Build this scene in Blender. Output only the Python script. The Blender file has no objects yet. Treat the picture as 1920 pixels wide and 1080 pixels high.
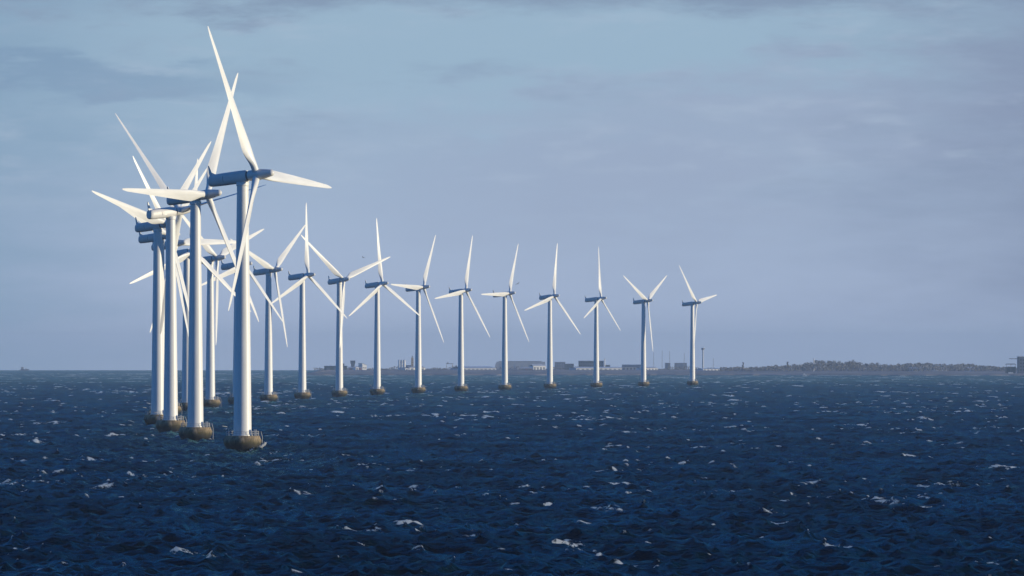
import bpy, math, random
import numpy as np
from mathutils import Matrix, Vector

rng = np.random.default_rng(11)
random.seed(11)
SC = bpy.context.scene
COL = SC.collection

# ------------------------------------------------------------------ camera
F_PX, LV, H_CAM, R_E = 11600.0, 665.66, 22.21, 7.4e6      # telephoto, eye level row, eye height, refracted earth radius
cam = bpy.data.cameras.new('camera')
cam.sensor_width = 36.0
cam.lens = F_PX / 1920 * 36
cam.clip_start, cam.clip_end = 1.0, 80000.0
cam_ob = bpy.data.objects.new('camera', cam)
COL.objects.link(cam_ob)
cam_ob.location = (0, 0, H_CAM)
cam_ob.rotation_euler = (math.radians(90) + math.atan((LV - 540) / F_PX), 0, 0)
SC.camera = cam_ob

# ------------------------------------------------------------------ sky, sun, exposure
SUN_EL, SUN_AZ = math.radians(5.5), math.radians(98)        # azimuth from +Y (ahead) towards +X (right)
SUN_STRENGTH = 4.5
world = bpy.data.worlds.new('World')
SC.world = world
world.use_nodes = True


class NT:
    """small helper for node trees"""
    def __init__(self, tree):
        self.t = tree

    def n(self, kind, **kw):
        nd = self.t.nodes.new(kind)
        for k, v in kw.items():
            setattr(nd, k, v)
        return nd

    def put(self, sock, v):
        if isinstance(v, bpy.types.NodeSocket):
            self.t.links.new(v, sock)
        elif v is not None:
            sock.default_value = v

    def math(self, op, a, b=None, c=None, clamp=False):
        m = self.n('ShaderNodeMath', operation=op, use_clamp=clamp)
        for s, v in zip(m.inputs, (a, b, c)):
            self.put(s, v)
        return m.outputs[0]

    def mix(self, fac, a, b, blend='MIX'):
        m = self.n('ShaderNodeMix', data_type='RGBA', blend_type=blend)
        self.put(m.inputs[0], fac)
        self.put(m.inputs[6], a)
        self.put(m.inputs[7], b)
        return m.outputs[2]

    def step(self, v, lo, hi, a=0.0, b=1.0):
        m = self.n('ShaderNodeMapRange', interpolation_type='SMOOTHSTEP')
        self.put(m.inputs[0], v)
        for k, x in zip((1, 2, 3, 4), (lo, hi, a, b)):
            m.inputs[k].default_value = x
        return m.outputs[0]

    def noise(self, vec, scale, detail=4.0, rough=0.55):
        m = self.n('ShaderNodeTexNoise')
        self.put(m.inputs['Vector'], vec)
        m.inputs['Scale'].default_value = scale
        m.inputs['Detail'].default_value = detail
        m.inputs['Roughness'].default_value = rough
        return m.outputs[0]

    def scaled(self, vec, s, loc=(0, 0, 0)):
        m = self.n('ShaderNodeMapping')
        self.put(m.inputs[0], vec)
        m.inputs['Scale'].default_value = s
        m.inputs['Location'].default_value = loc
        return m.outputs[0]


def srgb(r, g, b, k=1.0):
    def f(c):
        c /= 255
        return (c / 12.92 if c <= .04045 else ((c + .055) / 1.055) ** 2.4) * k
    return (f(r), f(g), f(b), 1)


def build_world():
    w = NT(world.node_tree)
    bg = world.node_tree.nodes['Background']
    sky = w.n('ShaderNodeTexSky', sky_type='NISHITA', sun_disc=False)
    sky.sun_elevation, sky.sun_rotation = SUN_EL, SUN_AZ
    sky.ozone_density = 6.0
    sky.air_density, sky.dust_density = 1.0, 0.4
    tc = w.n('ShaderNodeTexCoord').outputs['Generated']
    sep = w.n('ShaderNodeSeparateXYZ')
    w.put(sep.inputs[0], tc)
    x, z = sep.outputs[0], sep.outputs[2]
    K = 11.3                                               # the background strength is 0.1
    # thin cloud veil low over the horizon
    clear = w.mix(w.step(z, 0.004, 0.05), srgb(162, 177, 203, K), srgb(146, 172, 193, K))
    big = w.noise(w.scaled(tc, (15, 15, 60), (3.1, 0, 1.7)), 1.0, 5, .55)
    mid = w.noise(w.scaled(tc, (26, 26, 120), (7.7, 2, 4.3)), 1.0, 6, .62)
    fine = w.noise(w.scaled(tc, (80, 80, 330), (1.7, 5, 2.3)), 1.0, 5, .55)
    wob = w.math('ADD', w.math('MULTIPLY', w.math('SUBTRACT', mid, .5), .034), w.math('MULTIPLY', w.math('SUBTRACT', fine, .5), .012))
    # lilac grey bank, its upper edge climbing to the right
    edge = w.math('SUBTRACT', w.math('ADD', w.math('MULTIPLY_ADD', x, .12, .0440), wob), z)
    bank = w.math('MULTIPLY', w.step(edge, -.002, .007), w.step(edge, .018, .040, 1, .30))
    bank = w.math('MULTIPLY', bank, w.step(x, -.06, .03, .25, 1))
    veil = w.mix(w.math('MULTIPLY', bank, w.step(big, .3, .6, .25, .8)), clear, srgb(148, 162, 187, K))
    # thicker cloud towards the right, duller patch left; both paint in darker view edges
    veil = w.mix(w.math('MULTIPLY', w.step(w.math('ADD', x, w.math('MULTIPLY', w.math('SUBTRACT', mid, .5), .09)), .035, .10, 0, .8), w.step(z, -.004, .02, .5, 1)), veil, srgb(124, 138, 165, K))
    veil = w.mix(w.step(w.math('ADD', x, w.math('MULTIPLY', w.math('SUBTRACT', mid, .5), .06)), -.095, -.045, .75, 0), veil, srgb(124, 152, 178, K))
    # brighter thin streaks
    lt = w.math('MULTIPLY', w.step(fine, 0.46, 0.74, 0, .42), w.step(z, 0.016, 0.034))
    veil = w.mix(w.math('MULTIPLY', lt, w.step(big, .38, .58)), veil, srgb(168, 184, 203, K))
    # grey blue streak cloud on the left
    band = w.math('ABSOLUTE', w.math('SUBTRACT', w.math('ADD', z, w.math('MULTIPLY', wob, .8)), .0445))
    band = w.math('MULTIPLY', w.step(band, .0003, .0045, 1, 0), w.step(x, -.06, -.025, 1, 0))
    veil = w.mix(w.math('MULTIPLY', band, .5), veil, srgb(115, 141, 171, K))
    thin = w.math('MULTIPLY', w.step(w.math('ADD', mid, w.math('MULTIPLY', w.math('SUBTRACT', fine, .5), .35)), 0.52, 0.74), w.step(z, 0.022, 0.042))
    veil = w.mix(w.math('MULTIPLY', thin, .55), veil, srgb(128, 148, 174, K))
    # a heavier cloud deck above the top of the view
    deck = w.math('ADD', z, w.math('MULTIPLY', wob, .55))
    veil = w.mix(w.step(deck, 0.0535, 0.0590, 0, .75), veil, srgb(122, 140, 166, K))
    blue = w.mix(1.0, sky.outputs[0], (1.2, 2.05, 2.4, 1), 'MULTIPLY')
    col = w.mix(w.step(z, 0.06, 0.13), veil, blue)
    w.put(bg.inputs[0], col)
    bg.inputs[1].default_value = 0.1


build_world()
sun = bpy.data.lights.new('sun', 'SUN')
sun.energy = SUN_STRENGTH
sun.angle = math.radians(0.5)
sun.color = (1.0, .86, .60)
sun_ob = bpy.data.objects.new('sun', sun)
COL.objects.link(sun_ob)
sd = Vector((math.sin(SUN_AZ) * math.cos(SUN_EL), math.cos(SUN_AZ) * math.cos(SUN_EL), math.sin(SUN_EL)))
sun_ob.rotation_euler = sd.to_track_quat('Z', 'Y').to_euler()
sun_ob.location = (300, 0, 300)

SC.view_settings.view_transform = 'Standard'
SC.view_settings.look = 'None'
SC.view_settings.exposure = 0.0
SC.view_settings.gamma = 1.0
SC.render.engine = 'CYCLES'
SC.cycles.use_denoising = True
SC.cycles.volume_bounces = 1
SC.cycles.max_bounces = 6


# ------------------------------------------------------------------ helpers
def drop(x, y):
    return (x * x + y * y) / (2 * R_E)


def px(x_px, d):
    """sideways metres of a photo column at distance d"""
    return (x_px - 960) / F_PX * d


def pz(y_px, d):
    """height of a photo row at distance d"""
    return H_CAM - (y_px - LV) / F_PX * d


class MB:
    def __init__(self):
        self.v, self.f = [], []

    def add(self, vs, fs):
        o = len(self.v)
        self.v += [tuple(p) for p in vs]
        self.f += [tuple(i + o for i in q) for q in fs]
        return self

    def box(self, x0, x1, y0, y1, z0, z1):
        return self.add([(x0, y0, z0), (x1, y0, z0), (x1, y1, z0), (x0, y1, z0), (x0, y0, z1), (x1, y0, z1), (x1, y1, z1), (x0, y1, z1)],
                        [(3, 2, 1, 0), (4, 5, 6, 7), (0, 1, 5, 4), (1, 2, 6, 5), (2, 3, 7, 6), (3, 0, 4, 7)])

    def prism(self, pts, y0, y1):
        """outline in x,z pushed from y0 to y1"""
        n = len(pts)
        vs = [(p[0], y0, p[1]) for p in pts] + [(p[0], y1, p[1]) for p in pts]
        fs = [tuple(range(n)), tuple(range(2 * n - 1, n - 1, -1))] + [((i + 1) % n, i, n + i, n + (i + 1) % n) for i in range(n)]
        return self.add(vs, fs)

    def rings(self, rings, cap=True):
        n = len(rings[0])
        vs = [p for r in rings for p in r]
        fs = []
        for k in range(len(rings) - 1):
            for i in range(n):
                j = (i + 1) % n
                fs.append((k * n + i, k * n + j, (k + 1) * n + j, (k + 1) * n + i))
        if cap:
            fs += [tuple(range(n - 1, -1, -1)), tuple((len(rings) - 1) * n + i for i in range(n))]
        return self.add(vs, fs)

    def lathe_z(self, prof, n=40, cx=0, cy=0):
        return self.rings([[(cx + r * math.cos(2 * math.pi * i / n), cy + r * math.sin(2 * math.pi * i / n), z) for i in range(n)] for r, z in prof])

    def lathe_x(self, prof, n=32):
        return self.rings([[(x, r * math.cos(2 * math.pi * i / n), r * math.sin(2 * math.pi * i / n)) for i in range(n)] for r, x in prof])

    def tube(self, pts, r, n=6, close=False):
        pts = [Vector(p) for p in pts]
        rings = []
        m = len(pts)
        for k, p in enumerate(pts):
            if close:
                t = pts[(k + 1) % m] - pts[k - 1]
            else:
                t = pts[min(k + 1, m - 1)] - pts[max(k - 1, 0)]
            t.normalize()
            a = t.orthogonal().normalized() if abs(t.z) > .9 else t.cross(Vector((0, 0, 1))).normalized()
            b = t.cross(a)
            rr = r[k] if isinstance(r, (list, tuple)) else r
            rings.append([p + rr * (math.cos(2 * math.pi * i / n) * a + math.sin(2 * math.pi * i / n) * b) for i in range(n)])
        if close:
            rings.append(rings[0])
        return self.rings(rings, cap=not close)

    def build(self, name, mat, parent=None, smooth=None):
        me = bpy.data.meshes.new(name)
        me.from_pydata(self.v, [], self.f)
        me.materials.append(mat)
        if smooth:
            me.polygons.foreach_set('use_smooth', [True] * len(me.polygons))
            me.set_sharp_from_angle(angle=math.radians(smooth))
        me.update()
        o = bpy.data.objects.new(name, me)
        COL.objects.link(o)
        if parent:
            o.parent = parent
        return o


def empty(name, loc=(0, 0, 0)):
    o = bpy.data.objects.new(name, None)
    COL.objects.link(o)
    o.location = loc
    o.empty_display_size = 1
    return o


def tag(o, label=None, cat=None, group=None, kind=None):
    if label:
        o['label'] = label
    if cat:
        o['category'] = cat
    if group:
        o['group'] = group
    if kind:
        o['kind'] = kind
    return o


def material(name, col, rough=.5, var=.12, scale=1.0, stretch=(1, 1, 1), bump=0.0, detail=5, spec=.5):
    """painted or weathered surface: colour varied by noise in the object's own space"""
    m = bpy.data.materials.new(name)
    m.use_nodes = True
    w = NT(m.node_tree)
    p = m.node_tree.nodes['Principled BSDF']
    co = w.n('ShaderNodeTexCoord').outputs['Object']
    nz = w.noise(w.scaled(co, stretch), scale, detail, .6)
    c = w.mix(w.step(nz, .3, .7), tuple(v * (1 - var) for v in col[:3]) + (1,), tuple(min(1, v * (1 + var)) for v in col[:3]) + (1,))
    w.put(p.inputs['Base Color'], c)
    p.inputs['Roughness'].default_value = rough
    p.inputs['Specular IOR Level'].default_value = spec
    if bump:
        b = w.n('ShaderNodeBump')
        b.inputs['Strength'].default_value = .5
        b.inputs['Distance'].default_value = bump
        w.put(b.inputs['Height'], nz)
        w.put(p.inputs['Normal'], b.outputs[0])
    return m


M = {
    'tower': material('tower_paint', (.76, .76, .74), .42, .07, 1.1, (1, 1, .06)),
    'blade': material('blade_gelcoat', (.76, .76, .74), .4, .07, .9, (1, 1, .12)),
    'nacelle': material('nacelle_paint', (.70, .69, .66), .45, .10, .5, (.3, 1, 1.5)),
    'joint': material('dark_joint', (.08, .09, .10), .6),
    'rail': material('galvanised_rail', (.46, .46, .45), .5),
    'steel': material('painted_steel', (.25, .26, .27), .5),
    'white': material('white_wall', (.78, .78, .76), .6, .06, .1),
    'pale': material('pale_wall', (.50, .52, .54), .7, .08, .05),
    'grey': material('grey_cladding', (.34, .36, .40), .6, .08, .05),
    'dark': material('dark_cladding', (.13, .16, .20), .6, .15, .05),
    'green': material('green_cladding', (.07, .11, .10), .6, .12, .05),
    'tan': material('tan_cladding', (.62, .44, .24), .7, .08, .1),
    'brick': material('red_wall', (.30, .17, .15), .8, .12, .1),
    'roof': material('light_roof', (.72, .73, .74), .5, .05, .05),
    'glass': material('dark_glass', (.03, .04, .05), .1),
    'bark': material('tree_bark', (.09, .07, .06), .9, .2, .5),
    'leaf': material('leaf_clump', (.15, .145, .145), .8, .35, .25),
    'leaf_brown': material('bare_twig', (.18, .16, .16), .9, .3, .25),
    'feather': material('dark_feather', (.06, .06, .065), .8),
    'hull': material('ship_hull', (.10, .12, .16), .5),
}


def foundation_material():
    m = bpy.data.materials.new('weathered_concrete')
    m.use_nodes = True
    w = NT(m.node_tree)
    p = m.node_tree.nodes['Principled BSDF']
    co = w.n('ShaderNodeTexCoord').outputs['Object']
    sep = w.n('ShaderNodeSeparateXYZ')
    w.put(sep.inputs[0], co)
    nz = w.noise(w.scaled(co, (1, 1, .35)), 1.1, 6, .65)
    streak = w.noise(w.scaled(co, (2.2, 2.2, .12)), 1.0, 4, .6)
    c = w.mix(w.step(nz, .35, .68), (.16, .12, .07, 1), (.40, .30, .18, 1))
    c = w.mix(w.step(streak, .48, .68, 0, .6), c, (.07, .05, .03, 1))
    edge = w.math('ADD', sep.outputs[2], w.math('MULTIPLY', w.math('SUBTRACT', nz, .5), 1.6))
    c = w.mix(w.step(edge, 1.7, 3.2, .8, 0), c, (.055, .052, .014, 1))     # weed in the splash zone
    c = w.mix(w.step(edge, 1.0, 2.4, .93, 0), c, (.012, .012, .010, 1))        # wet black foot, run up to paint shade under the bulge
    w.put(p.inputs['Base Color'], c)
    w.put(p.inputs['Roughness'], w.step(edge, .4, 1.6, .35, .85))
    b = w.n('ShaderNodeBump')
    b.inputs['Strength'].default_value = .6
    b.inputs['Distance'].default_value = .15
    w.put(b.inputs['Height'], nz)
    w.put(p.inputs['Normal'], b.outputs[0])
    return m


M['concrete'] = foundation_material()


TURBINES = [  # sideways, distance, yaw, rotor angle, label
    (-62.9,1444.5,25.1,-26.8, 'nearest and tallest wind turbine, rightmost of the big left cluster, on the lowest foundation'),
    (-82.9,1620.4,31.7,30.9, 'second nearest wind turbine, one blade pointing level to the left in front of its nacelle'),
    (-99.1,1796.4,-45.3,40.4, 'wind turbine turned away from the viewer, its nacelle sunlit and one dark blade pointing right'),
    (-113.1,1975.4,34.8,44.8, 'leftmost thick tower of the cluster, nacelle tail just below the lit one'),
    (-123.2,2166.6,30.5,49.6, 'wind turbine almost hidden behind the leftmost tower, its nacelle tail showing beneath another'),
    (-128.5,2321.6,40.6,-31.4, 'half hidden wind turbine with a level blade reaching right between the two big towers'),
    (-131.0,2492.8,44.2,9.6, 'half hidden turbine with its long blade tip reaching low left of all towers'),
    (-130.0,2666.2,34.2,69.8, 'wind turbine standing clear between the two biggest towers, one blade hanging straight down'),
    (-125.9,2836.0,32.4,-105.6, 'wind turbine hidden behind the nearest tower, only its tail and blades showing'),
    (-119.1,3026.8,32.8,52.9, 'first turbine right of the nearest tower, a hanging blade shading its tower'),
    (-109.0,3216.4,34.9,6.2, 'second turbine right of the nearest tower, one blade standing straight up'),
    (-95.0,3404.2,46.4,-49.9, 'third turbine right of the nearest tower, one blade hanging along its tower'),
    (-78.1,3586.0,37.9,0.1, "wind turbine just left of the white silos, one blade standing straight up"),
    (-57.0,3764.9,30.1,32.3, 'turbine beside the tan tower, its left blade level and touching the next hub'),
    (-32.5,3940.5,31.9,21.9, 'wind turbine just left of the long white hall, left blade dipping slightly'),
    (-4.8,4116.6,29.6,28.7, "wind turbine in front of the grey hangar's left part, left blade level"),
    (26.3,4292.7,36.1,14.5, 'wind turbine at the right end of the grey hangar, left blade drooping'),
    (60.9,4469.1,23.9,7.9, 'wind turbine in front of the dark blue warehouse, one blade straight up'),
    (98.8,4647.5,31.0,-60.5, 'second last turbine on the right, two blades raised in a V'),
    (140.6,4820.8,27.8,-39.8, 'last turbine at the right end of the row, beside the mushroom headed tower'),
]


BREAKERS = [(13.4, 881, 7.2, 48, 1.00), (6.7, 725, 3.0, 18, 1.10), (-13.6, 809, 3.3, 15, 1.10), (37.8, 713, 2.3, 16, 1.10), (96.4, 1213, 4.8, 23, 1.00), (4.1, 990, 2.9, 15, 0.90), (6.3, 913, 2.0, 32, 0.90), (56.1, 922, 1.7, 53, 1.00), (36.5, 861, 2.5, 23, 0.90), (35.4, 822, 1.8, 13, 1.00), (-16.8, 1013, 1.4, 32, 1.10), (-22.9, 1021, 2.3, 20, 0.90), (12.1, 653, 1.2, 12, 1.00), (-36.2, 688, 2.8, 13, 0.90), (60.9, 900, 3.7, 31, 0.70), (46.9, 946, 4.1, 21, 0.60), (87.4, 1361, 3.0, 22, 1.00), (-85.0, 1164, 2.0, 21, 1.00), (35.7, 1273, 1.1, 31, 1.20), (-21.3, 626, 0.9, 6, 1.00), (50.8, 662, 2.3, 20, 0.80), (-33.1, 997, 2.6, 15, 0.80), (-4.9, 753, 1.9, 11, 0.70)]

# ------------------------------------------------------------------ sea
def sea_material():
    m = bpy.data.materials.new('sea_water')
    m.use_nodes = True
    w = NT(m.node_tree)
    m.node_tree.nodes.remove(m.node_tree.nodes['Principled BSDF'])
    out = m.node_tree.nodes['Material Output']
    co = w.n('ShaderNodeTexCoord').outputs['Object']
    foam = w.n('ShaderNodeAttribute', attribute_name='foam').outputs['Fac']
    r1 = w.noise(w.scaled(co, (1, 1, 1)), 1.5, 5, .65)
    r2 = w.noise(w.scaled(co, (.55, 1, 1)), .35, 4, .6)
    h = w.math('ADD', w.math('MULTIPLY', r1, .20), w.math('MULTIPLY', r2, 1.0))
    b = w.n('ShaderNodeBump')
    b.inputs['Strength'].default_value = 1.0
    b.inputs['Distance'].default_value = 1.0
    w.put(b.inputs['Height'], h)
    # body of the water and its mirror, reflection dimmed and tinted by colour
    patch = w.noise(co, .012, 3, .5)
    body = w.n('ShaderNodeBsdfDiffuse')
    w.put(body.inputs['Color'], w.mix(w.step(patch, .35, .65), (.0001, .0045, .009, 1), (.0002, .008, .015, 1)))
    gl = w.n('ShaderNodeBsdfGlossy')
    gl.inputs['Color'].default_value = (.30, .72, .80, 1)
    gl.inputs['Roughness'].default_value = .10
    fr = w.n('ShaderNodeFresnel')
    fr.inputs['IOR'].default_value = 1.33
    for nd in (gl, fr):
        w.put(nd.inputs['Normal'], b.outputs[0])
    mx = w.n('ShaderNodeMixShader')
    gust = w.noise(w.scaled(co, (1, .45, 1)), .035, 4, .6)
    w.put(mx.inputs[0], w.math('MULTIPLY', fr.outputs[0], w.step(gust, .35, .66, .38, .82)))
    w.put(mx.inputs[1], body.outputs[0])
    w.put(mx.inputs[2], gl.outputs[0])
    # foam breaks up into flecks and threads
    br = w.noise(w.scaled(co, (1.0, .5, 1.4)), 1.9, 8, .8)
    thr = w.math('ADD', foam, w.math('MULTIPLY', w.math('SUBTRACT', br, .5), 2.6))
    fm = w.step(thr, .40, .98)
    fo = w.n('ShaderNodeBsdfDiffuse')
    fo.inputs['Color'].default_value = (.96, .96, .95, 1)
    fb = w.n('ShaderNodeBump')
    fb.inputs['Distance'].default_value = 1.0
    w.put(fb.inputs['Height'], w.math('MULTIPLY', br, 1.6))
    w.put(fo.inputs['Normal'], fb.outputs[0])
    ft = w.n('ShaderNodeBsdfTranslucent')
    ft.inputs['Color'].default_value = (.96, .96, .95, 1)
    w.put(ft.inputs['Normal'], fb.outputs[0])
    fx = w.n('ShaderNodeMixShader')
    fx.inputs[0].default_value = .5
    w.put(fx.inputs[1], fo.outputs[0])
    w.put(fx.inputs[2], ft.outputs[0])
    mf = w.n('ShaderNodeMixShader')
    w.put(mf.inputs[0], fm)
    w.put(mf.inputs[1], mx.outputs[0])
    w.put(mf.inputs[2], fx.outputs[0])
    w.put(out.inputs['Surface'], mf.outputs[0])
    return m


def value_noise(x, y, cell, seed):
    r = np.random.default_rng(seed)
    G = 257
    g = r.random((G, G))
    u, v = x / cell, y / cell
    iu, iv = np.floor(u).astype(np.int64), np.floor(v).astype(np.int64)
    fu, fv = u - iu, v - iv
    fu, fv = fu * fu * (3 - 2 * fu), fv * fv * (3 - 2 * fv)
    a = lambda i, j: g[(iu + i) % G, (iv + j) % G]
    return (a(0, 0) * (1 - fu) + a(1, 0) * fu) * (1 - fv) + (a(0, 1) * (1 - fu) + a(1, 1) * fu) * fv


def make_sea():
    fine = np.linspace(-math.radians(7.2), math.radians(7.2), 561)
    side = np.radians(np.concatenate([np.linspace(-180, -60, 13)[:-1], np.linspace(-60, -7.2, 25)[:-1]]))
    ang = np.concatenate([side, fine, -side[::-1]])[:-1]
    rad = [2.0, 30, 90, 180, 270, 340, 400, 440]
    d = 470.0
    while d < 26000:
        rad.append(d)
        d += d * (.00115 if d < 5000 else min(.00115 + (d - 5000) * 8e-7, .006))
    rad = np.array(rad)
    na, nr = len(ang), len(rad)
    A, Rr = np.meshgrid(ang, rad)
    X, Y = Rr * np.sin(A), Rr * np.cos(A)
    dr = np.gradient(rad)[:, None] * np.ones((1, na))
    da = np.abs(np.gradient(ang))[None, :] * Rr
    cell = np.maximum(dr, da)
    wind = math.radians(155)                                # waves run from right to left
    Z = np.zeros_like(X)
    DX, DY, J = np.zeros_like(X), np.zeros_like(X), np.zeros_like(X)
    r = np.random.default_rng(5)
    N = 64
    for i in range(N):
        lam = 1.4 * (18 / 1.4) ** ((i + r.random()) / N)
        th = wind + r.normal() * math.radians(62)
        k = 2 * math.pi / lam
        amp = .0160 * lam * (1 if lam < 4.0 else (4.0 / lam) ** .85)
        ph = r.random() * 6.283
        kx, ky = k * math.cos(th), k * math.sin(th)
        fade = np.clip((lam / cell - .45) / 1.6, 0, 1)       # waves the grid can carry
        q = kx * X + ky * Y + ph
        s, c = np.sin(q), np.cos(q)
        Z += amp * fade * c
        DX -= amp * fade * math.cos(th) * s * .85
        DY -= amp * fade * math.sin(th) * s * .85
        J += amp * k * c * fade
    sig = J[(rad > 600) & (rad < 1500)].std()
    gust = value_noise(X, Y, 95, 1) * .6 + value_noise(X, Y, 31, 2) * .4
    small = value_noise(X, Y, 5.5, 3) * .6 + value_noise(X, Y, 2.3, 4) * .4
    jn = J / sig
    foam = np.clip((jn - 3.2 + (gust - .5) * 2.4 + (small - .5) * 2.4) / 1.3, 0, .8) * np.clip((Rr - 350) / 150, 0, 1)
    # breaking crests: a raised ridge of foam with a thin trail left behind it
    i0, i1 = np.searchsorted(ang, -math.radians(7.1)), np.searchsorted(ang, math.radians(7.1))
    q0 = int(np.searchsorted(rad, 480))
    sub = (slice(q0, nr), slice(i0, i1))
    wgt = (dr * da)[sub] * np.clip(jn[sub] + 1.2, .15, 3) * np.clip(gust[sub] * 2 - .45, .04, 2) ** 2.0
    wgt = wgt * np.clip(1900 / Rr[sub], 0, 1) ** 1.5 * np.where(Rr[sub] > 9500, 0, 1)
    wgt = (wgt / wgt.sum()).ravel()
    cum = np.cumsum(wgt)
    n_caps = 5200
    pick = np.searchsorted(cum, r.random(n_caps) * cum[-1])
    lift = np.zeros_like(Z)
    tear = value_noise(X, Y, 1.1, 12)
    w_cols = i1 - i0
    events = []                                             # x, y, row, column, size, height, foam
    for p in np.minimum(pick, len(wgt) - 1):
        a, b = q0 + p // w_cols, i0 + p % w_cols
        size = r.lognormal(-.95, .80)
        if size < 1.0:
            events.append((X[a, b], Y[a, b], size, wind + r.normal() * .9, 1.0))
        else:                                               # a big breaker is a torn line of small ones with lace behind
            t0 = wind + r.normal() * .5
            size = min(size, 3.2)
            for _ in range(int(8 + 14 * size)):
                al, ac = r.normal() * .35 * size, r.normal() * 1.5 * size
                al += .10 * ac * ac / size
                back = r.random() < .6
                if back:
                    al -= abs(r.normal()) * 1.9 * size
                events.append((X[a, b] + al * math.cos(t0) - ac * math.sin(t0), Y[a, b] + al * math.sin(t0) + ac * math.cos(t0),
                               r.uniform(.15, .5) * size ** .5, t0 + r.normal() * .8, r.uniform(.35, .75) if back else 1.1))
    # the breakers that stand out in the foreground: sideways, distance, width, depth, strength
    for bx, by, bw, bd, st in BREAKERS:
        for _ in range(int(18 + 9 * bw)):
            u, v = r.uniform(-1, 1), r.normal() * .5
            front = u < -.2 or r.random() < .45
            events.append((bx + u * bw / 2, by + (v * bd * .25 if front else abs(v) * bd * .8), (r.uniform(.20, .52) if front else r.uniform(.14, .34)), r.uniform(0, 6.28), (1.1 if front else .6) * st))
    for cx, cy, size, th, white in events:
        dd = math.hypot(cx, cy)
        a = min(nr - 2, int(np.searchsorted(rad, dd)))
        b = min(i1 - 1, int(np.searchsorted(ang, math.atan2(cx, cy))))
        ln, wd = 1.7 * size, .6 * size ** .6
        ln2, wd2 = max(ln, .7 * dr[a, b]), max(wd, .8 * da[a, b])
        hgt = min(.6, .34 * size ** .7) * (1 if white > .9 else .3)
        reach = 2.4 * max(ln2, 3 * wd2)
        ha, hb = int(min(60, reach / dr[a, b] + 2)), int(min(60, reach / da[a, b] + 2))
        sl = (slice(max(0, a - ha), a + ha + 1), slice(max(0, b - hb), b + hb + 1))
        ux, uy = X[sl] - cx, Y[sl] - cy
        al = ux * math.cos(th) + uy * math.sin(th)           # down wind
        ac = -ux * math.sin(th) + uy * math.cos(th)          # along the crest
        al = al + .12 * ac * ac / (ln2 + .1) * r.uniform(-1, 1) + (small[sl] - .5) * 1.4 * wd2
        g = np.exp(-(al / wd2) ** 2 - (ac / ln2) ** 2) * (.55 + .9 * tear[sl])
        trail = np.exp(-((al + 2.2 * wd2) / (2.4 * wd2)) ** 2 - (ac / (1.2 * ln2)) ** 2) * r.uniform(.1, .42)
        foam[sl] = np.maximum(foam[sl], np.maximum(np.clip(g * 1.35, 0, 1.1) * white, trail * (.5 + small[sl])))
        lift[sl] = np.maximum(lift[sl], hgt * g)
    for tx, td, *_ in TURBINES:                              # wash round the foundations
        ux, uy = X - tx, Y - td
        rr = np.hypot(ux, uy)
        ring = np.exp(-((rr - 4.3) / .9) ** 2) * (.35 + .45 * np.clip(ux / 4, -1, 1) + .5 * (small - .3))
        foam = np.maximum(foam, np.clip(ring, 0, 1))
    Z += lift * np.clip(Rr / 1500, .75, 1) * (.55 + .9 * value_noise(X, Y, 1.7, 9))
    X2, Y2 = X + DX, Y + DY
    Zc = Z - drop(X, Y)
    verts = np.stack([X2, Y2, Zc], -1).reshape(-1, 3).astype(np.float32)
    i = np.arange(nr - 1)[:, None]
    j = np.arange(na)[None, :]
    j2 = (j + 1) % na
    quads = np.stack([i * na + j, i * na + j2, (i + 1) * na + j2, (i + 1) * na + j], -1)[:, :, ::-1].reshape(-1, 4)
    me = bpy.data.meshes.new('sea')
    nq = len(quads)
    hub = len(verts)
    verts = np.vstack([verts, [[0, 0, 0]]]).astype(np.float32)
    tri = np.stack([np.full(na, hub), (np.arange(na) + 1) % na, np.arange(na)], -1)
    me.vertices.add(len(verts))
    me.vertices.foreach_set('co', verts.ravel())
    me.loops.add(nq * 4 + na * 3)
    me.loops.foreach_set('vertex_index', np.concatenate([quads.ravel(), tri.ravel()]).astype(np.int32))
    me.polygons.add(nq + na)
    me.polygons.foreach_set('loop_start', np.concatenate([np.arange(nq) * 4, nq * 4 + np.arange(na) * 3]).astype(np.int32))
    me.polygons.foreach_set('use_smooth', np.ones(nq + na, bool))
    me.update(calc_edges=True)
    if me.polygons[0].normal.z < 0:
        me.flip_normals()
    at = me.attributes.new('foam', 'FLOAT', 'POINT')
    at.data.foreach_set('value', np.append(foam.ravel(), 0).astype(np.float32))
    me.materials.append(sea_material())
    o = bpy.data.objects.new('sea', me)
    COL.objects.link(o)
    tag(o, 'dark blue choppy sea flecked with small whitecaps', 'sea', kind='structure')
    return o


make_sea()

# ------------------------------------------------------------------ wind turbines
H_HUB, L_HUB, R_ROT, TILT = 63.98, 3.74, 38.29, 0.1102


def circ(r, n):
    return [(r * math.cos(2 * math.pi * i / n), r * math.sin(2 * math.pi * i / n)) for i in range(n)]


def airfoil(n=18):
    """unit chord outline, leading edge at 0, as (chord, thickness) pairs"""
    up, lo = [], []
    h = n // 2
    for i in range(h + 1):
        t = (1 - math.cos(math.pi * i / h)) / 2
        y = 5 * (.2969 * math.sqrt(t) - .126 * t - .3516 * t * t + .2843 * t ** 3 - .1036 * t ** 4)
        up.append((t, y))
        lo.append((t, -y * .72))
    return up[:-1] + lo[:0:-1]


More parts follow.
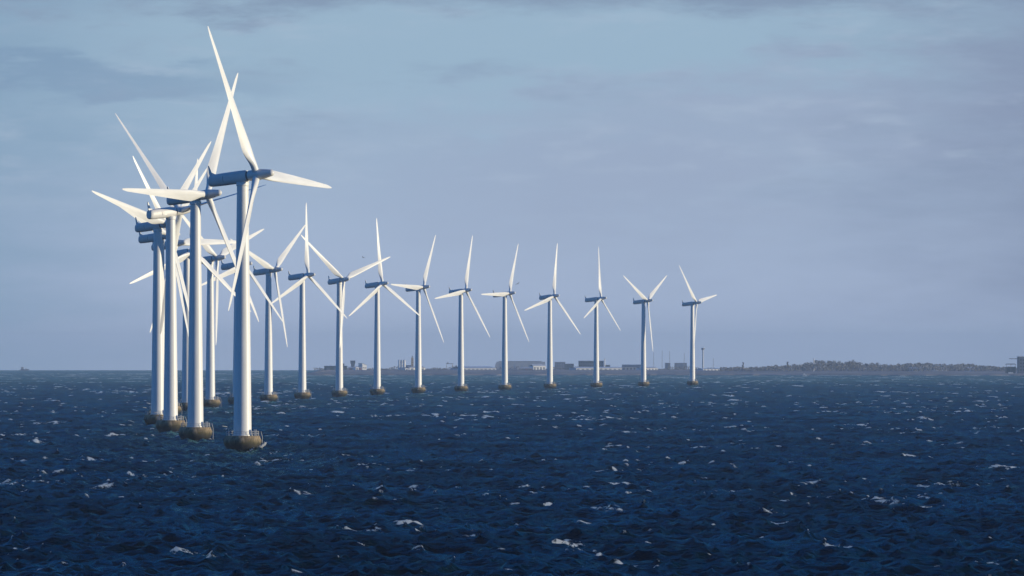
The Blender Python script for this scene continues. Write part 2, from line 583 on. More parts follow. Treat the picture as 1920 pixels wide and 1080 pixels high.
def blade_mesh():
    n = 18
    af = airfoil(n)
    rings = []
    st = [(.7, 0), (1.6, 0), (2.4, 0), (3.2, .12), (4.2, .4), (5.4, .75), (6.8, .97), (8.2, 1), (10, 1), (13, 1), (17, 1), (21, 1), (25, 1), (29, 1), (33, 1), (36, 1), (37.6, 1), (R_ROT, 1)]
    for r, w in st:
        c = 3.05 - (r - 7.5) / 30.5 * 2.3 if r > 7.5 else 3.05
        if r > 36:
            c *= max(.35, 1 - ((r - 36) / (R_ROT - 36)) ** 2 * .65)
        th = c * (.30 - .15 * min(1, max(0, (r - 7) / 14)))
        tw = math.radians(3 + 15 * max(0, 1 - max(0, r - 7) / 24) ** 1.5)
        ring = []
        for i, (a, b) in enumerate(af):
            fy, fx = (.32 - a) * c, b * th
            ca = 2 * math.pi * i / len(af)
            gy, gx = .82 * math.cos(ca), .82 * math.sin(ca)
            y, x = gy * (1 - w) + fy * w, -(gx * (1 - w) + fx * w)
            ring.append((x * math.cos(tw) + y * math.sin(tw), y * math.cos(tw) - x * math.sin(tw), r))
        rings.append(ring)
    return MB().rings(rings)


def nacelle_mb():
    """long rounded housing, x measured from the tower axis along the shaft"""
    n = 28
    prof = [(-8.62, .90, .05), (-8.58, 1.18, .02), (-8.30, 1.34, 0), (-7.6, 1.42, 0), (-5, 1.48, 0), (-1, 1.50, 0), (.8, 1.46, 0), (1.25, 1.34, 0)]
    rings = []
    for x, r, dz in prof:
        ring = []
        for i in range(n):
            a = 2 * math.pi * i / n
            ca, sa = math.cos(a), math.sin(a)
            y = 1.36 / 1.5 * r * math.copysign(abs(ca) ** .78, ca)
            z = r * math.copysign(abs(sa) ** .78, sa)
            ring.append((x + (z * .10 if x < -8 else 0), y, z + dz))
        rings.append(ring)
    return MB().rings(rings)


def make_turbine():
    root = empty('wind_turbine')
    fnd = MB().lathe_z([(3.05, -4), (3.35, -.3), (3.75, .5), (4.2, 1.25), (4.42, 1.9), (4.45, 2.35), (4.3, 2.75), (4.12, 3.1), (4.08, 3.42), (4.0, 3.5), (2.3, 3.52)], 56) \
        .build('foundation', M['concrete'], root, 40)
    rl = MB()
    for k, (z, t) in enumerate(((4.55, .035), (4.05, .03))):
        rl.tube([(3.8 * c, 3.8 * s, z) for c, s in circ(1, 40)], t, 5, close=True)
    for c, s in circ(3.8, 20):
        rl.tube([(c, s, 3.45), (c, s, 4.58)], .04, 5)
    rl.build('railing', M['rail'], fnd)
    cb = MB().box(2.7, 3.3, -1.6, -.6, 3.5, 4.9).box(2.66, 3.34, -1.64, -.56, 4.903, 4.98)
    cb.build('deck_cabinet', M['rail'], fnd)
    lad = MB()
    for s in (-.3, .3):
        lad.tube([(4.62, s, -1.2), (4.62, s, 3.2), (4.3, s, 4.5)], .05, 6)
    for k in range(12):
        lad.tube([(4.62, -.3, -.3 + k * .32), (4.62, .3, -.3 + k * .32)], .025, 5)
    lad.build('ladder', M['steel'], fnd)
    dv = MB().tube([(-3.2, -1.2, 3.4), (-3.2, -1.2, 5.3), (-3.5, -1.5, 5.6), (-4.6, -2.3, 5.8)], [.1, .09, .08, .06], 8)
    dv.build('davit', M['rail'], fnd)
    tw = MB().lathe_z([(2.30, 3.45), (2.30, 3.75), (2.10, 3.78), (1.98, 14), (1.86, 24), (1.855, 24.12), (1.72, 34), (1.58, 44), (1.575, 44.12), (1.45, 53), (1.36, 61.6), (1.36, 61.75), (1.5, 61.9), (1.5, 62.7)], 48) \
        .build('tower', M['tower'], root, 30)
    dr = MB().box(-.45, .45, -2.16, -1.98, 4.3, 6.4).box(-.6, .6, -2.6, -2.0, 4.08, 4.2)
    for k in range(3):
        dr.box(-.6, .6, -2.6 - k * .3 - .3, -2.6 - k * .3, 3.9 - k * .19, 4.0 - k * .19)
    dr.build('door', M['steel'], tw).rotation_euler.z = math.radians(150)
    na = nacelle_mb().build('nacelle', M['nacelle'], root, 50)
    fin = MB().prism([(-8.55, 1.1), (-6.9, 1.35), (-7.9, 1.9), (-8.45, 3.6), (-8.75, 3.6), (-8.68, 1.6)], -.16, .16)
    fin.build('tail_fin', M['nacelle'], na)
    for sgn in (-1, 1):
        MB().box(-3.9, -2.9, sgn * 1.35 - .05, sgn * 1.35 + .05, -.6, .4).build('hatch', M['nacelle'], na)
    for q in (-4.6,):
        MB().lathe_x([(1.30, q), (1.30, q + .07)], 28).build('panel_seam', M['joint'], na).scale = (1, 1.09, 1.165)
    jt = MB().lathe_x([(1.08, 1.2), (1.08, 1.75)], 28)
    jt.build('shaft_joint', M['joint'], na, 40)
    hb = MB().lathe_x([(1.16, -2.05), (1.24, -1.9), (1.27, -.6), (1.27, .7), (1.14, 1.8), (.93, 3.0), (.78, 3.9), (.70, 4.12), (.45, 4.38), (.18, 4.5), (.04, 4.52)], 36) \
        .build('hub', M['nacelle'], root, 35)
    bl = blade_mesh()
    b0 = bl.build('blade', M['blade'], root, 60)
    blades = [b0]
    for k in range(2):
        c = b0.copy()
        COL.objects.link(c)
        c.parent = root
        blades.append(c)
    return root


def copy_tree(o, parent=None):
    c = o.copy()
    COL.objects.link(c)
    if parent:
        c.parent = parent
    for ch in [q for q in COL.objects if q.parent == o]:
        copy_tree(ch, c)
    return c


def pose(root, x, d, yaw, turn, pitch):
    root.location = (x, d, -drop(x, d))
    ry = Matrix.Rotation(math.radians(-yaw), 4, 'Z')
    ti = Matrix.Rotation(-TILT, 4, 'Y')
    top = Matrix.Translation((0, 0, H_HUB))
    k = 0
    for ch in [q for q in COL.objects if q.parent == root]:
        nm = ch.name.split('.')[0]
        if nm == 'nacelle':
            ch.matrix_basis = top @ ry @ ti
        elif nm == 'hub':
            ch.matrix_basis = top @ ry @ ti @ Matrix.Translation((L_HUB, 0, 0))
        elif nm == 'blade':
            ch.matrix_basis = top @ ry @ ti @ Matrix.Translation((L_HUB, 0, 0)) @ Matrix.Rotation(-math.radians(turn + 120 * k), 4, 'X') @ Matrix.Rotation(-math.radians(pitch), 4, 'Z')
            k += 1


first = make_turbine()
tag(first, 'x', 'wind turbine', 'white wind turbines standing in a curved row in the sea')
roots = [first] + [copy_tree(first) for _ in TURBINES[1:]]
for o, (x, d, yaw, turn, lab) in zip(roots, TURBINES):
    pose(o, x, d, yaw, turn, 70 if yaw < 0 else 0)      # the turbine turned away is parked with feathered blades
    o['label'] = lab

# a wave breaking against the right flank of the nearest foundation
sp = MB()
x0, d0 = TURBINES[0][0], TURBINES[0][1]
for k in range(520):
    t = random.random()
    a = math.radians(-62 + 66 * t)
    rr = 3.75 + 1.5 * t ** 1.5 + random.uniform(-.1, .4)
    c = Vector((x0 + rr * math.cos(a), d0 + rr * math.sin(a), .0 + 1.7 * t ** 1.6 + random.uniform(-.15, .2)))
    s = random.uniform(.03, .13)
    sp.add([c + Vector((random.gauss(0, s), random.gauss(0, s), random.gauss(0, s))) for _ in range(4)], [(0, 1, 2), (0, 2, 3), (0, 3, 1), (1, 3, 2)])
tag(sp.build('sea_spray', M['white']), 'white spray thrown up against the nearest foundation', 'spray', kind='stuff')

# ------------------------------------------------------------------ land beyond
def make_land():
    xs = np.arange(560, 2500, 12)
    rows = [(0, -1.5), (6, .6), (60, 1.6), (700, 2.2), (1350, 3.2), (1500, 5.0), (1900, 5.2), (3200, 5.0), (3400, -3)]
    vs, fs = [], []
    r = np.random.default_rng(8)
    wob = np.convolve(r.normal(0, 1, len(xs) + 8), np.ones(9) / 9, 'valid')
    for i, xp in enumerate(xs):
        t = min(1, max(0, (xp - 560) / 60))
        t = t * t * (3 - 2 * t)
        for k, (dd, hh) in enumerate(rows):
            d = 8230 + dd * (.25 + .75 * t) + wob[i] * 60 * (1 if k < 5 else .3)
            if xp > 1350 and k < 5:
                d -= 120 * min(1, (xp - 1350) / 300)
            x = px(xp, d)
            h = hh if hh < 0 else hh * t - .4 * (1 - t) + r.normal() * .12 * (k in (3, 4, 5))
            vs.append((x, d, h - drop(x, d)))
    n = len(rows)
    for i in range(len(xs) - 1):
        for k in range(n - 1):
            fs.append((i * n + k, (i + 1) * n + k, (i + 1) * n + k + 1, i * n + k + 1))
    m = bpy.data.materials.new('coast_ground')
    m.use_nodes = True
    w = NT(m.node_tree)
    p = m.node_tree.nodes['Principled BSDF']
    co = w.n('ShaderNodeTexCoord').outputs['Object']
    nz = w.noise(w.scaled(co, (.01, .003, .1)), 1.0, 5, .6)
    w.put(p.inputs['Base Color'], w.mix(w.step(nz, .4, .62), (.22, .19, .18, 1), (.34, .29, .27, 1)))
    p.inputs['Roughness'].default_value = .95
    o = MB().add(vs, fs).build('land', m)
    tag(o, 'low brown coast in haze beyond the turbines', 'land', kind='structure')


make_land()
DB = 9880.0                                                 # distance of the waterfront buildings
ZB = 5.1 - drop(0, DB)                                      # ground there


def spot(xp, d=DB, g=5.1):
    x = px(xp, d)
    return Vector((x, d, g - drop(x, d)))


def sx(p0, p1, d=DB):
    return (p1 - p0) / F_PX * d


def hz(y, d=DB, g=5.1):
    """height above the ground of a photo row"""
    return pz(y, d) - (g - drop(0, d))


def windows(root, x0, x1, y, z0, z1, n, frac=.55):
    w = (x1 - x0) / n
    first_one = MB().box(-w * frac / 2, w * frac / 2, -.08, .2, 0, z1 - z0).build('window', M['glass'], root)
    for k in range(n):
        o = first_one
        if k:
            o = first_one.copy()
            COL.objects.link(o)
            o.parent = root
        o.location = (x0 + w * (k + .5), y, z0)


def hall(name, label, cat, x0, x1, ytop, wall, roof, rise=.25, depth=40, d=DB, doors=0, turn=0):
    """long shed: walls, low gable roof whose ridge runs along the front, big doors"""
    c = spot((x0 + x1) / 2, d)
    w = sx(x0, x1, d) / 2 / math.cos(math.radians(turn))
    h = max(2.2, hz(ytop, d))
    root = empty(name, c)
    root.rotation_euler.z = math.radians(turn)
    e = h * (1 - rise)
    MB().box(-w, w, 0, depth, -2, e).build('wall', wall, root)
    rf = MB().add([(-w - .5, -.8, e + .004), (w + .5, -.8, e + .004), (w + .5, depth / 2, h), (-w - .5, depth / 2, h), (-w - .5, depth + .8, e + .004), (w + .5, depth + .8, e + .004),
                   (-w - .5, -.8, e + .3), (w + .5, -.8, e + .3), (w + .5, depth / 2, h + .3), (-w - .5, depth / 2, h + .3), (-w - .5, depth + .8, e + .3), (w + .5, depth + .8, e + .3)],
                  [(0, 1, 2, 3)[::-1], (3, 2, 5, 4)[::-1], (6, 7, 8, 9), (9, 8, 11, 10), (0, 1, 7, 6), (5, 4, 10, 11), (1, 2, 8, 7), (2, 5, 11, 8), (3, 0, 6, 9), (4, 3, 9, 10)])
    rf.build('roof', roof, root)
    for k in range(doors):
        a = -w + (k + .5) * 2 * w / doors
        MB().box(a - w / doors * .5, a + w / doors * .5, -.15, .2, -1, e * .72).build('door', M['dark'], root)
    tag(root, label, cat)
    return root


def block(name, label, cat, x0, x1, ytop, wall, depth=25, d=DB, storeys=4, bays=8, roof=None, cap=None):
    """flat roofed block with rows of windows and a parapet"""
    c = spot((x0 + x1) / 2, d)
    w = sx(x0, x1, d) / 2
    h = hz(ytop, d)
    root = empty(name, c)
    MB().box(-w, w, 0, depth, -2, h - .5).build('wall', wall, root)
    MB().box(-w - .3, w + .3, -.3, depth + .3, h - .5, h).build('roof', roof or M['grey'], root)
    sh = (h - 1) / storeys
    for s in range(storeys):
        windows(root, -w + .4, w - .4, 0, s * sh + sh * .35, s * sh + sh * .8, bays)
    tag(root, label, cat)
    return root


hall('storage_hall', 'long low dark green hall at the left end of the far coast', 'hall', 608, 650, 686.2, M['green'], M['green'], .2, 40, doors=3)


def plant_tower():
    root = empty('plant_tower', spot(661.5))
    h = hz(676)
    MB().box(-2.9, 2.9, 0, 6, -2, h * .62).build('shaft', M['dark'], root)
    MB().prism([(-2.9, h * .62 + .003), (2.9, h * .62 + .003), (3.9, h * .72), (3.9, h), (-3.9, h), (-3.9, h * .72)], -.8, 7).build('head', M['dark'], root)
    windows(root, -3.6, 3.6, -.8, h * .8, h * .92, 4)
    tag(root, 'dark square tower with a wider head on the left part of the coast', 'tower')


plant_tower()
block('chimney_block', 'small dark block just left of the dark square tower', 'building', 642, 645.5, 681.5, M['dark'], 6, storeys=3, bays=2)
hall('workshop', 'low reddish workshop at the foot of the dark square tower', 'building', 654, 677, 688, M['brick'], M['roof'], .3, 20, d=9840, doors=2)
hall('boat_house', 'small white gabled house right of the dark square tower', 'building', 667, 672.5, 687, M['white'], M['roof'], .3, 12, d=9820, doors=1, turn=24)


def slope_house():
    root = empty('white_building', spot(683.5))
    root.rotation_euler.z = math.radians(24)
    w = sx(679, 688) / 2
    h1, h2 = hz(681.5), hz(685)
    MB().prism([(-w, -2), (w, -2), (w, h2), (-w, h1)], 0, 16).build('wall', M['white'], root)
    MB().prism([(-w - .3, h1 + .01), (w + .3, h2 - .03), (w + .3, h2 + .5), (-w - .3, h1 + .55)], -.4, 16.4).build('roof', M['grey'], root)
    windows(root, -w + .5, w - .5, 0, 2.2, 4, 4)
    tag(root, 'tall white building with a sloping grey roof near the dark square tower', 'building')


slope_house()
# three silos
for k, xp in enumerate((748.8, 753.6, 758.3)):
    root = empty('silo', spot(xp, 9860))
    h = hz(674.2, 9860)
    r = 1.75
    MB().lathe_z([(r, -2), (r, h - 1.2), (r + .12, h - 1.15), (r + .12, h - .95), (r * .4, h - .2), (.3, h)], 20).build('shell', M['white'], root, 35)
    MB().tube([(r + .1, -.3, 0), (r + .1, -.3, h - .6)], .15, 6).build('pipe', M['steel'], root)
    tag(root, ['left silo of the three tall white silos on the coast', 'middle silo of the three tall white silos on the coast', 'right silo of the three tall white silos, beside the dark shed'][k], 'silo', 'three white silos')
hall('dark_shed', 'dark pitched shed right of the white silos', 'building', 758, 772, 685, M['dark'], M['dark'], .35, 22, d=9900, doors=2)
hall('white_hut', 'small white hut in front of the dark pitched shed', 'building', 760, 766, 690, M['white'], M['roof'], .3, 8, d=9800, doors=1, turn=24)


def tan_tower():
    root = empty('tan_tower', spot(773))
    h = hz(667)
    MB().prism([(-2.1, -2), (2.1, -2), (1.9, h * .86), (-1.9, h * .86)], 0, 4.2).build('shaft', M['tan'], root)
    MB().box(-1.0, 1.2, .8, 3.2, h * .86 + .003, h).build('cap', M['pale'], root)
    for k in range(4):
        windows(root, -.9, .9, 0, 3 + k * 4, 4.4 + k * 4, 1)
    tag(root, 'slim tan tower just right of the three white silos', 'tower')


tan_tower()
hall('tan_annex', 'pale low annex at the foot of the slim tan tower', 'building', 768, 797, 687.5, M['white'], M['pale'], .35, 18, d=9850, doors=3, turn=24)


def lattice(name, label, xp, ytop, halfw, mat, head=None, d=DB, r=.16):
    root = empty(name, spot(xp, d))
    h = hz(ytop, d)
    m = MB()
    for sxn, syn in ((-1, -1), (1, -1), (1, 1), (-1, 1)):
        m.tube([(sxn * halfw, syn * halfw, -1), (sxn * halfw * .35, syn * halfw * .35, h)], r, 5)
    n = max(3, int(h / (halfw * 2.5)))
    for k in range(n):
        t0, t1 = k / n, (k + 1) / n
        a, b = halfw * (1 - .65 * t0), halfw * (1 - .65 * t1)
        for s in (1, -1):
            m.tube([(-a, s * a, h * t0), (b, s * b, h * t1)], r * .6, 4)
            m.tube([(a, s * a, h * t0), (-b, s * b, h * t1)], r * .6, 4)
    m.build('lattice', mat, root)
    if head:
        head(root, h)
    tag(root, label, 'mast')
    return root


def gantry():
    root = empty('gantry_crane', spot(843))
    h = hz(682.5)
    w = sx(836, 850) / 2
    m = MB()
    for s in (-1, 1):
        m.tube([(s * w * .8 - 1, 0, -1), (s * w * .75, 0, h)], .28, 6)
        m.tube([(s * w * .8 + 1, 6, -1), (s * w * .75, 6, h)], .28, 6)
    m.build('frame', M['steel'], root)
    MB().box(-w, w, -.6, .6, h, h + .9).box(-w, w, 5.4, 6.6, h, h + .9).build('beam', M['steel'], root)
    MB().box(-w * .7, -w * .3, -.9, 6.9, h + .903, h + 2.6).build('cabin', M['grey'], root)
    tag(root, 'faint grey gantry crane on the coast between two turbine towers', 'crane')


gantry()
hall('long_white_hall', 'very long low hall with a bright white roof left of the big grey hangar', 'hall', 868, 930, 687.3, M['pale'], M['roof'], .55, 50, doors=8, turn=24)


def hangar():
    d = 10150
    root = empty('hangar', spot(975, d))
    w = sx(928, 1022, d) / 2
    h = hz(678.3, d)
    pts = [(-w, -2)] + [(-w + w * .11 * (1 - math.cos(a)), h * (.25 + .75 * math.sin(a))) for a in np.linspace(0, math.pi / 2, 8)]
    pts += [(w, h), (w, -2)]
    MB().prism(pts[::-1], 0, 60).build('wall', M['pale'], root)
    MB().box(-w * .85, w * .86, -.6, 61, h + .01, h + 1.0).build('roof', M['grey'], root)
    for k in range(6):
        a = -w * .78 + k * w * .29
        MB().box(a, a + w * .2, -.2, .3, -1, h * .7).build('door', M['pale'], root)
    tag(root, 'huge pale grey hangar with a curved left end', 'hangar')


hangar()
hall('pier_building', 'bright white flat building in front of the right end of the grey hangar', 'building', 1000, 1023, 683.5, M['white'], M['roof'], .3, 14, d=9950, doors=4, turn=24)
hall('red_shed', 'small pinkish shed below the grey hangar', 'building', 977, 998, 689.5, M['brick'], M['roof'], .35, 12, d=9800, doors=2)
block('office_block', 'blue grey office block right of the big grey hangar', 'building', 1040, 1060, 678.5, M['grey'], 20, d=10050, storeys=4, bays=6)
block('low_office', 'low dark office wing stepping down from the office block', 'building', 1059, 1076, 681.8, M['dark'], 16, d=9980, storeys=3, bays=6)
block('dark_warehouse', 'big dark blue flat roofed warehouse behind two turbine towers', 'warehouse', 1085, 1132, 676.5, M['dark'], 40, storeys=3, bays=14, roof=M['dark'])


def chimney(xp, ytop, label, d=DB, r0=.9, mat=None):
    root = empty('chimney', spot(xp, d))
    h = hz(ytop, d)
    MB().lathe_z([(r0, -1), (r0 * .75, h - .8)], 16).build('stack', mat or M['white'], root, 40)
    MB().lathe_z([(r0 * .85, h - .8), (r0 * .85, h), (r0 * .5, h + .02)], 16).build('rim', M['steel'], root, 40)
    tag(root, label, 'chimney')


chimney(1133.8, 672.3, 'slim white chimney at the right edge of the dark blue warehouse')
block('warehouse_annex', 'dark annex stepping down to the right of the dark warehouse', 'building', 1135, 1144, 684, M['dark'], 20, d=9890, storeys=2, bays=4)
hall('quay_hall', 'long pale hall along the quay below the dark warehouse', 'hall', 1080, 1166, 688.2, M['pale'], M['roof'], .4, 26, d=9800, doors=10, turn=24)
hall('dark_roof_hall', 'pale hall under a dark roof left of the second last turbine', 'hall', 1167, 1206, 684, M['pale'], M['dark'], .4, 30, d=9930, doors=6)
hall('cream_hall', 'cream low hall reaching right behind the second last turbine', 'hall', 1203, 1233, 688.3, M['white'], M['roof'], .4, 20, d=9820, doors=5, turn=24)
block('flat_block', 'hazy grey block of flats between the last two turbines', 'building', 1247, 1257, 680.3, M['grey'], 14, d=11000, storeys=5, bays=5)
block('wide_flats', 'wide hazy block of flats just left of the last turbine', 'building', 1265, 1288, 680.3, M['grey'], 14, d=11000, storeys=5, bays=10)
for xp, yt, lab in ((1225.5, 660, 'faint lattice mast right of the second last turbine'), (1241.5, 657, 'faint tall mast left of the hazy block of flats'),
                    (1255.5, 659, 'faint tall mast behind the hazy block of flats'), (1283, 662, 'faint mast just left of the last turbine'),
                    (1337.5, 672, 'short lattice mast right of the mushroom headed tower')):
    lattice('lattice_mast', lab, xp, yt, .8, M['steel'], d=11000, r=.12)


def control_tower():
    d = 10600
    root = empty('control_tower', spot(1318, d))
    h = hz(651.5, d)
    MB().lathe_z([(1.5, -2), (1.15, h - 5)], 20).build('shaft', M['pale'], root, 40)
    MB().lathe_z([(1.1, h - 5), (2.6, h - 3.6), (2.9, h - 3.4), (2.9, h - 3.1)], 20).build('head', M['pale'], root, 40)
    MB().lathe_z([(2.6, h - 3.1), (2.9, h - 1.3)], 20).build('glass_cab', M['glass'], root, 40)
    MB().lathe_z([(3.1, h - 1.3), (3.1, h - .8), (1, h - .3), (.2, h)], 20).build('roof', M['white'], root, 40)
    tag(root, 'tall thin control tower with a pale mushroom head right of the last turbine', 'tower')


control_tower()
hall('white_quay_shed', 'long bright white shed low on the coast right of the last turbine', 'hall', 1318, 1358, 690.8, M['white'], M['roof'], .55, 20, d=9700, doors=6, turn=24)
block('blue_hall', 'pale blue grey hall among the trees on the right', 'building', 1727, 1776, 685, M['pale'], 30, d=9500, storeys=2, bays=10)
hall('tree_house', 'pale low hall among the trees left of the blue grey hall', 'building', 1704, 1726, 689, M['pale'], M['roof'], .3, 20, d=9480, doors=3)
hall('shore_house', 'pale house among the last trees on the right', 'building', 1812, 1826, 688, M['pale'], M['roof'], .4, 14, d=9400, doors=2)


def far_pole():
    d = 9500
    root = empty('white_pole', spot(1525.8, d))
    h = hz(671.5, d)
    MB().lathe_z([(1.0, -2), (.62, h - 1.6)], 16).build('shaft', M['white'], root, 40)
    MB().lathe_z([(.9, h - 1.6), (1.0, h - 1.2), (.9, h - .4), (.2, h)], 16).build('lantern', M['roof'], root, 40)
    tag(root, 'slender white beacon standing in front of the trees', 'beacon')


far_pole()


def right_building():
    d = 8600
    root = empty('harbour_building', spot(1935, d, 3.0))
    w = sx(1910.5, 1960, d) / 2
    h = hz(668, d, 3.0)
    MB().box(-w, w, 0, 30, -2, h - .6).build('wall', M['dark'], root)
    MB().box(-w - .5, w + .5, -.5, 30.5, h - .6, h).build('roof', M['roof'], root)
    for s in range(4):
        windows(root, -w + 1, w - 1, 0, 2.5 + s * 4.6, 4.6 + s * 4.6, 9)
    z = hz(672.6, d, 3.0)
    MB().box(-w - sx(1893, 1910.5, d), -w, 4, 5.2, z - .45, z + .45).build('jib', M['dark'], root)
    MB().prism([(-w - 1, z + .4), (-w, z + .4), (-w, z + 5)], 4.3, 4.9).build('jib_stay', M['dark'], root)
    tag(root, 'dark tall building cut by the right edge with a jib reaching left', 'building')
    c = empty('canopy', spot(1895.5, d, 3.0))
    w2, z2 = sx(1885, 1906, d) / 2, hz(683.4, d, 3.0)
    MB().prism([(-w2, z2), (w2, z2), (w2 * .7, z2 + 1.2), (-w2 * .7, z2 + 1.2)], 0, 14).build('roof', M['dark'], c)
    for s in (-.8, 0, .8):
        MB().box(s * w2 - .25, s * w2 + .25, 1, 1.5, -2, z2 - .003).build('post', M['steel'], c)
    MB().box(-w2 * .9, w2 * .9, 4, 13, -2, z2 * .7).build('wall', M['green'], c)
    tag(c, 'dark canopy roof on posts left of the dark building at the right edge', 'canopy')
    q = empty('moored_boat', (px(1896, 8420), 8420, -drop(0, 8420)))
    MB().prism([(-7, -1), (6, -1), (8.2, 1.9), (-7.2, 1.6)], -2, 2).build('hull', M['white'], q)
    MB().prism([(-4, 1.75), (3, 1.85), (2, 3.6), (-4, 3.6)], -1.5, 1.5).build('cabin', M['white'], q)
    tag(q, 'white boat low by the shore below the dark canopy', 'boat')


right_building()
b = empty('moored_boat', (px(1508.5, 8050), 8050, -drop(0, 8050)))
MB().prism([(-2.4, -.5), (2.2, -.5), (2.9, 1.0), (-2.5, .8)], -1, 1).build('hull', M['white'], b)
MB().prism([(-1.5, .93), (1, .98), (.6, 2.6), (-1.5, 2.6)], -.8, .8).build('cabin', M['white'], b)
b.location.z += 0
tag(b, 'tiny white boat off the wooded shore left of the white beacon', 'boat')

# trees of the right hand shore
def tree_proto(kind):
    r = random.Random(kind * 7 + 3)
    root = empty(['bare_tree', 'round_tree', 'poplar_tree', 'spreading_tree'][kind])
    H = 1.0
    tr = MB().tube([(0, 0, -.08), (.004, 0, .2), (0, .006, .5), (.01, 0, .8)], [.022, .018, .012, .004], 6)
    for k in range(9):
        a = r.uniform(0, 6.28)
        z = r.uniform(.22, .6)
        l = r.uniform(.18, .36) * (.45 if kind == 2 else 1)
        tr.tube([(0, 0, z), (l * .6 * math.cos(a), l * .6 * math.sin(a), z + l * .5), (l * math.cos(a), l * math.sin(a), z + l * .95)], [.010, .006, .002], 4)
    tr.build('trunk', M['bark'], root)
    cr = MB()
    lobes = []
    for k in range(15):
        a, z = r.uniform(0, 6.28), r.uniform(.12, .9)
        w = {0: .30, 1: .30, 2: .07, 3: .42}[kind] * math.sqrt(max(.05, 1 - ((z - .5) / .55) ** 2))
        q = w * r.uniform(.3, .9)
        lobes.append((q * math.cos(a), q * math.sin(a), z, r.uniform(.10, .17) * (.5 if kind == 2 else 1)))
    for k in range(760 if kind != 0 else 640):
        lx, ly, lz, lr = r.choice(lobes)
        v = Vector((r.gauss(0, 1), r.gauss(0, 1), r.gauss(0, 1))).normalized() * lr * r.uniform(.3, 1.1)
        c = Vector((lx, ly, min(lz, .86))) + v
        s = r.uniform(.02, .045)
        u = Vector((r.gauss(0, 1), r.gauss(0, 1), r.gauss(0, 1))).normalized()
        t = u.orthogonal().normalized()
        b2 = u.cross(t)
        cr.add([c - s * t, c + s * b2 * .7, c + s * t, c - s * b2 * .7], [(0, 1, 2, 3)])
    cr.build('crown', M['leaf_brown' if kind in (0, 2) else 'leaf'], root)
    return root


protos = [tree_proto(k) for k in range(4)]
used = [False] * 4
SKY = [(1345, 688), (1360, 686), (1380, 685), (1420, 685), (1440, 683.5), (1460, 682), (1490, 680.5), (1515, 676), (1530, 673), (1560, 672), (1577, 674.5), (1590, 672.5), (1606, 673.5),
       (1616, 679), (1640, 677.5), (1665, 680.5), (1700, 678.5), (1730, 676.5), (1760, 680), (1790, 681), (1815, 678.5), (1850, 682), (1880, 684.5), (1900, 685)]
TLAB = ['bare brown tree in the wood along the far right shore', 'round dark tree in the wood along the far right shore', None, 'wide spreading tree in the wood along the far right shore']


def plant(kind, xp, ytop, d, label=None):
    if used[kind]:
        t = copy_tree(protos[kind])
    else:
        t = protos[kind]
        used[kind] = True
    t.location = spot(xp, d, 4.0)
    h = hz(ytop, d, 4.0)
    t.scale = (h * random.uniform(.9, 1.2), h * random.uniform(.9, 1.2), h)
    t.rotation_euler.z = random.uniform(0, 6.28)
    tag(t, label or TLAB[kind], 'tree', 'trees along the far right shore')


plant(2, 1393, 677.5, 9500, 'narrow pointed tree rising alone at the left of the wood')
plant(2, 1477, 676.5, 9500, 'narrow pointed tree rising from the wood left of the white beacon')
plant(1, 1597, 671.5, 9450, 'large round dark tree right of the white beacon')
for row, dd in enumerate((9900, 9650)):
    xp = 1350.0 + row * 4
    while xp < 1903:
        yt = np.interp(xp, [s[0] for s in SKY], [s[1] for s in SKY])
        yt += random.uniform(.6, 3.0) + row * 1.2
        plant(random.choice((0, 1, 1, 3, 0)), xp, min(yt, 690), dd + random.uniform(-60, 60))
        xp += max(7.0, hz(yt, dd) * .62) * random.uniform(.8, 1.15)

# low scrub that reads as one dark band behind the waterfront
sc = MB()
for k in range(13000):
    xp = random.uniform(588, 1350) if k < 4500 else random.uniform(1345, 1910)
    d = random.uniform(9930, 10400) if xp < 1350 else random.uniform(9300, 9600)
    p0 = spot(xp, d, 4.6)
    hgt = 4.2 + 1.6 * math.sin(xp * .06) + 1.2 * math.sin(xp * .17 + 1)
    if xp > 1350:
        hgt = max(3.0, hz(np.interp(xp, [q[0] for q in SKY], [q[1] for q in SKY]), 9500) * .66 + math.sin(xp * .21))
    c = p0 + Vector((0, 0, random.uniform(-.3, max(1.2, hgt))))
    s = random.uniform(.6, 1.5)
    u = Vector((random.gauss(0, 1), random.gauss(0, 1), random.gauss(0, 1))).normalized()
    t = u.orthogonal().normalized()
    q = u.cross(t)
    sc.add([c - s * t, c + s * q * .6, c + s * t, c - s * q * .6], [(0, 1, 2, 3)])
tag(sc.build('scrub', M['leaf']), 'low dark scrub along the far coast', 'scrub', kind='stuff')

# ship on the horizon, far left
d = 15200
s = empty('ship', (px(46, d), d, -drop(px(46, d), d)))
MB().prism([(-11, -1), (9.5, -1), (11.5, 3.2), (-11, 2.6)], -3, 3).build('hull', M['hull'], s)
MB().box(-8.5, -2, -2.4, 2.4, 2.75, 8.2).build('deckhouse', M['grey'], s)
MB().box(2, 6.5, -2.2, 2.2, 3.0, 5.8).build('cargo_box', M['white'], s)
MB().tube([(-5, 0, 8.2), (-5, 0, 12)], .2, 6).build('mast', M['steel'], s)
tag(s, 'small ship on the horizon at the far left', 'ship')


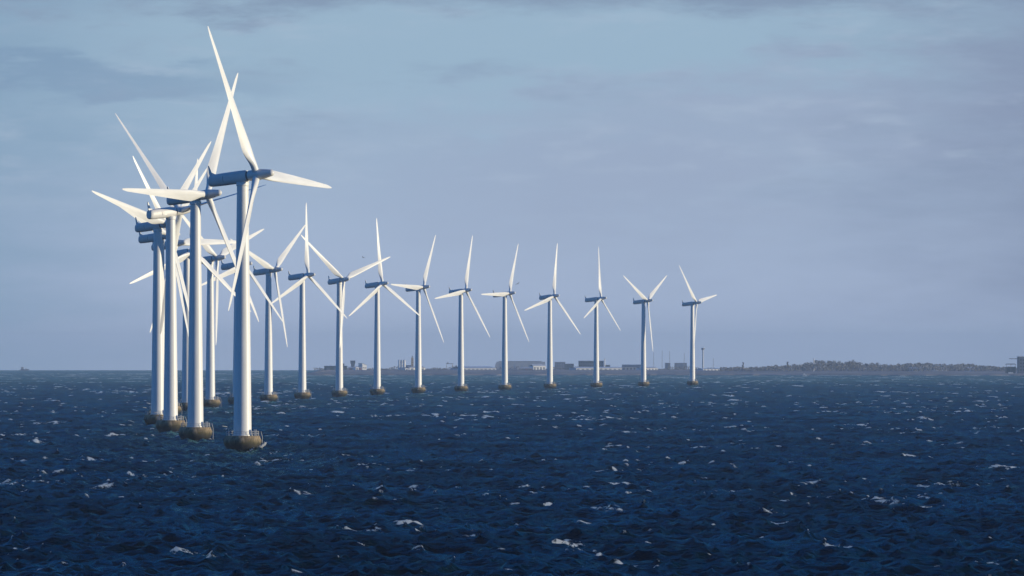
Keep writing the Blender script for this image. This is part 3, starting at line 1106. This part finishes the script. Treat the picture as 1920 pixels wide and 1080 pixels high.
# birds
def bird(xp, yp, d, tilt, label):
    m = MB()
    body = [(-.30, .012, 0), (-.18, .07, 0), (0, .10, .01), (.16, .08, .02), (.27, .055, .04), (.36, .012, .035)]
    m.rings([[(x, r * math.cos(a), z + r * math.sin(a)) for a in np.linspace(0, 2 * math.pi, 9)[:-1]] for x, r, z in body])
    for sgn in (-1, 1):
        m.add([(.16, sgn * .04, .03), (.20, sgn * .45, .26), (.02, sgn * .95, .20), (-.05, sgn * .45, .24), (-.12, sgn * .04, .03),
               (.16, sgn * .04, .0), (.20, sgn * .45, .235), (.02, sgn * .95, .195), (-.05, sgn * .45, .215), (-.12, sgn * .04, 0)],
              [(0, 1, 3, 4), (1, 2, 3), (5, 9, 8, 6), (6, 8, 7), (0, 5, 6, 1), (1, 6, 7, 2), (2, 7, 8, 3), (3, 8, 9, 4)])
    m.add([(-.28, 0, .01), (-.48, .09, 0), (-.48, -.09, 0), (-.28, 0, -.01)], [(0, 1, 2), (3, 2, 1)])
    o = m.build('bird', M['feather'])
    o.location = (px(xp, d), d, pz(yp, d))
    o.rotation_euler = (math.radians(tilt), .1, math.radians(50))
    tag(o, label, 'bird', 'two birds in flight')


bird(681, 483, 1900, 20, 'left one of two tiny dark birds flying among the turbine rotors')
bird(970.5, 532.5, 1900, -25, 'right one of two tiny dark birds, close to a turbine hub')

# ------------------------------------------------------------------ haze
def make_haze():
    m = bpy.data.materials.new('sea_haze')
    m.use_nodes = True
    nt = m.node_tree
    for nd in list(nt.nodes):
        if nd.type == 'BSDF_PRINCIPLED':
            nt.nodes.remove(nd)
    v = nt.nodes.new('ShaderNodeVolumePrincipled')
    v.inputs['Color'].default_value = (.58, .76, 1.0, 1)
    v.inputs['Density'].default_value = 4.0e-5
    out = [q for q in nt.nodes if q.type == 'OUTPUT_MATERIAL'][0]
    nt.links.new(v.outputs[0], out.inputs['Volume'])
    R = 27000.0
    o = MB().box(-R, R, -R, R, -47, 112).build('haze', m)
    tag(o, 'pale sea haze fading the far coast', 'haze', kind='stuff')


make_haze()
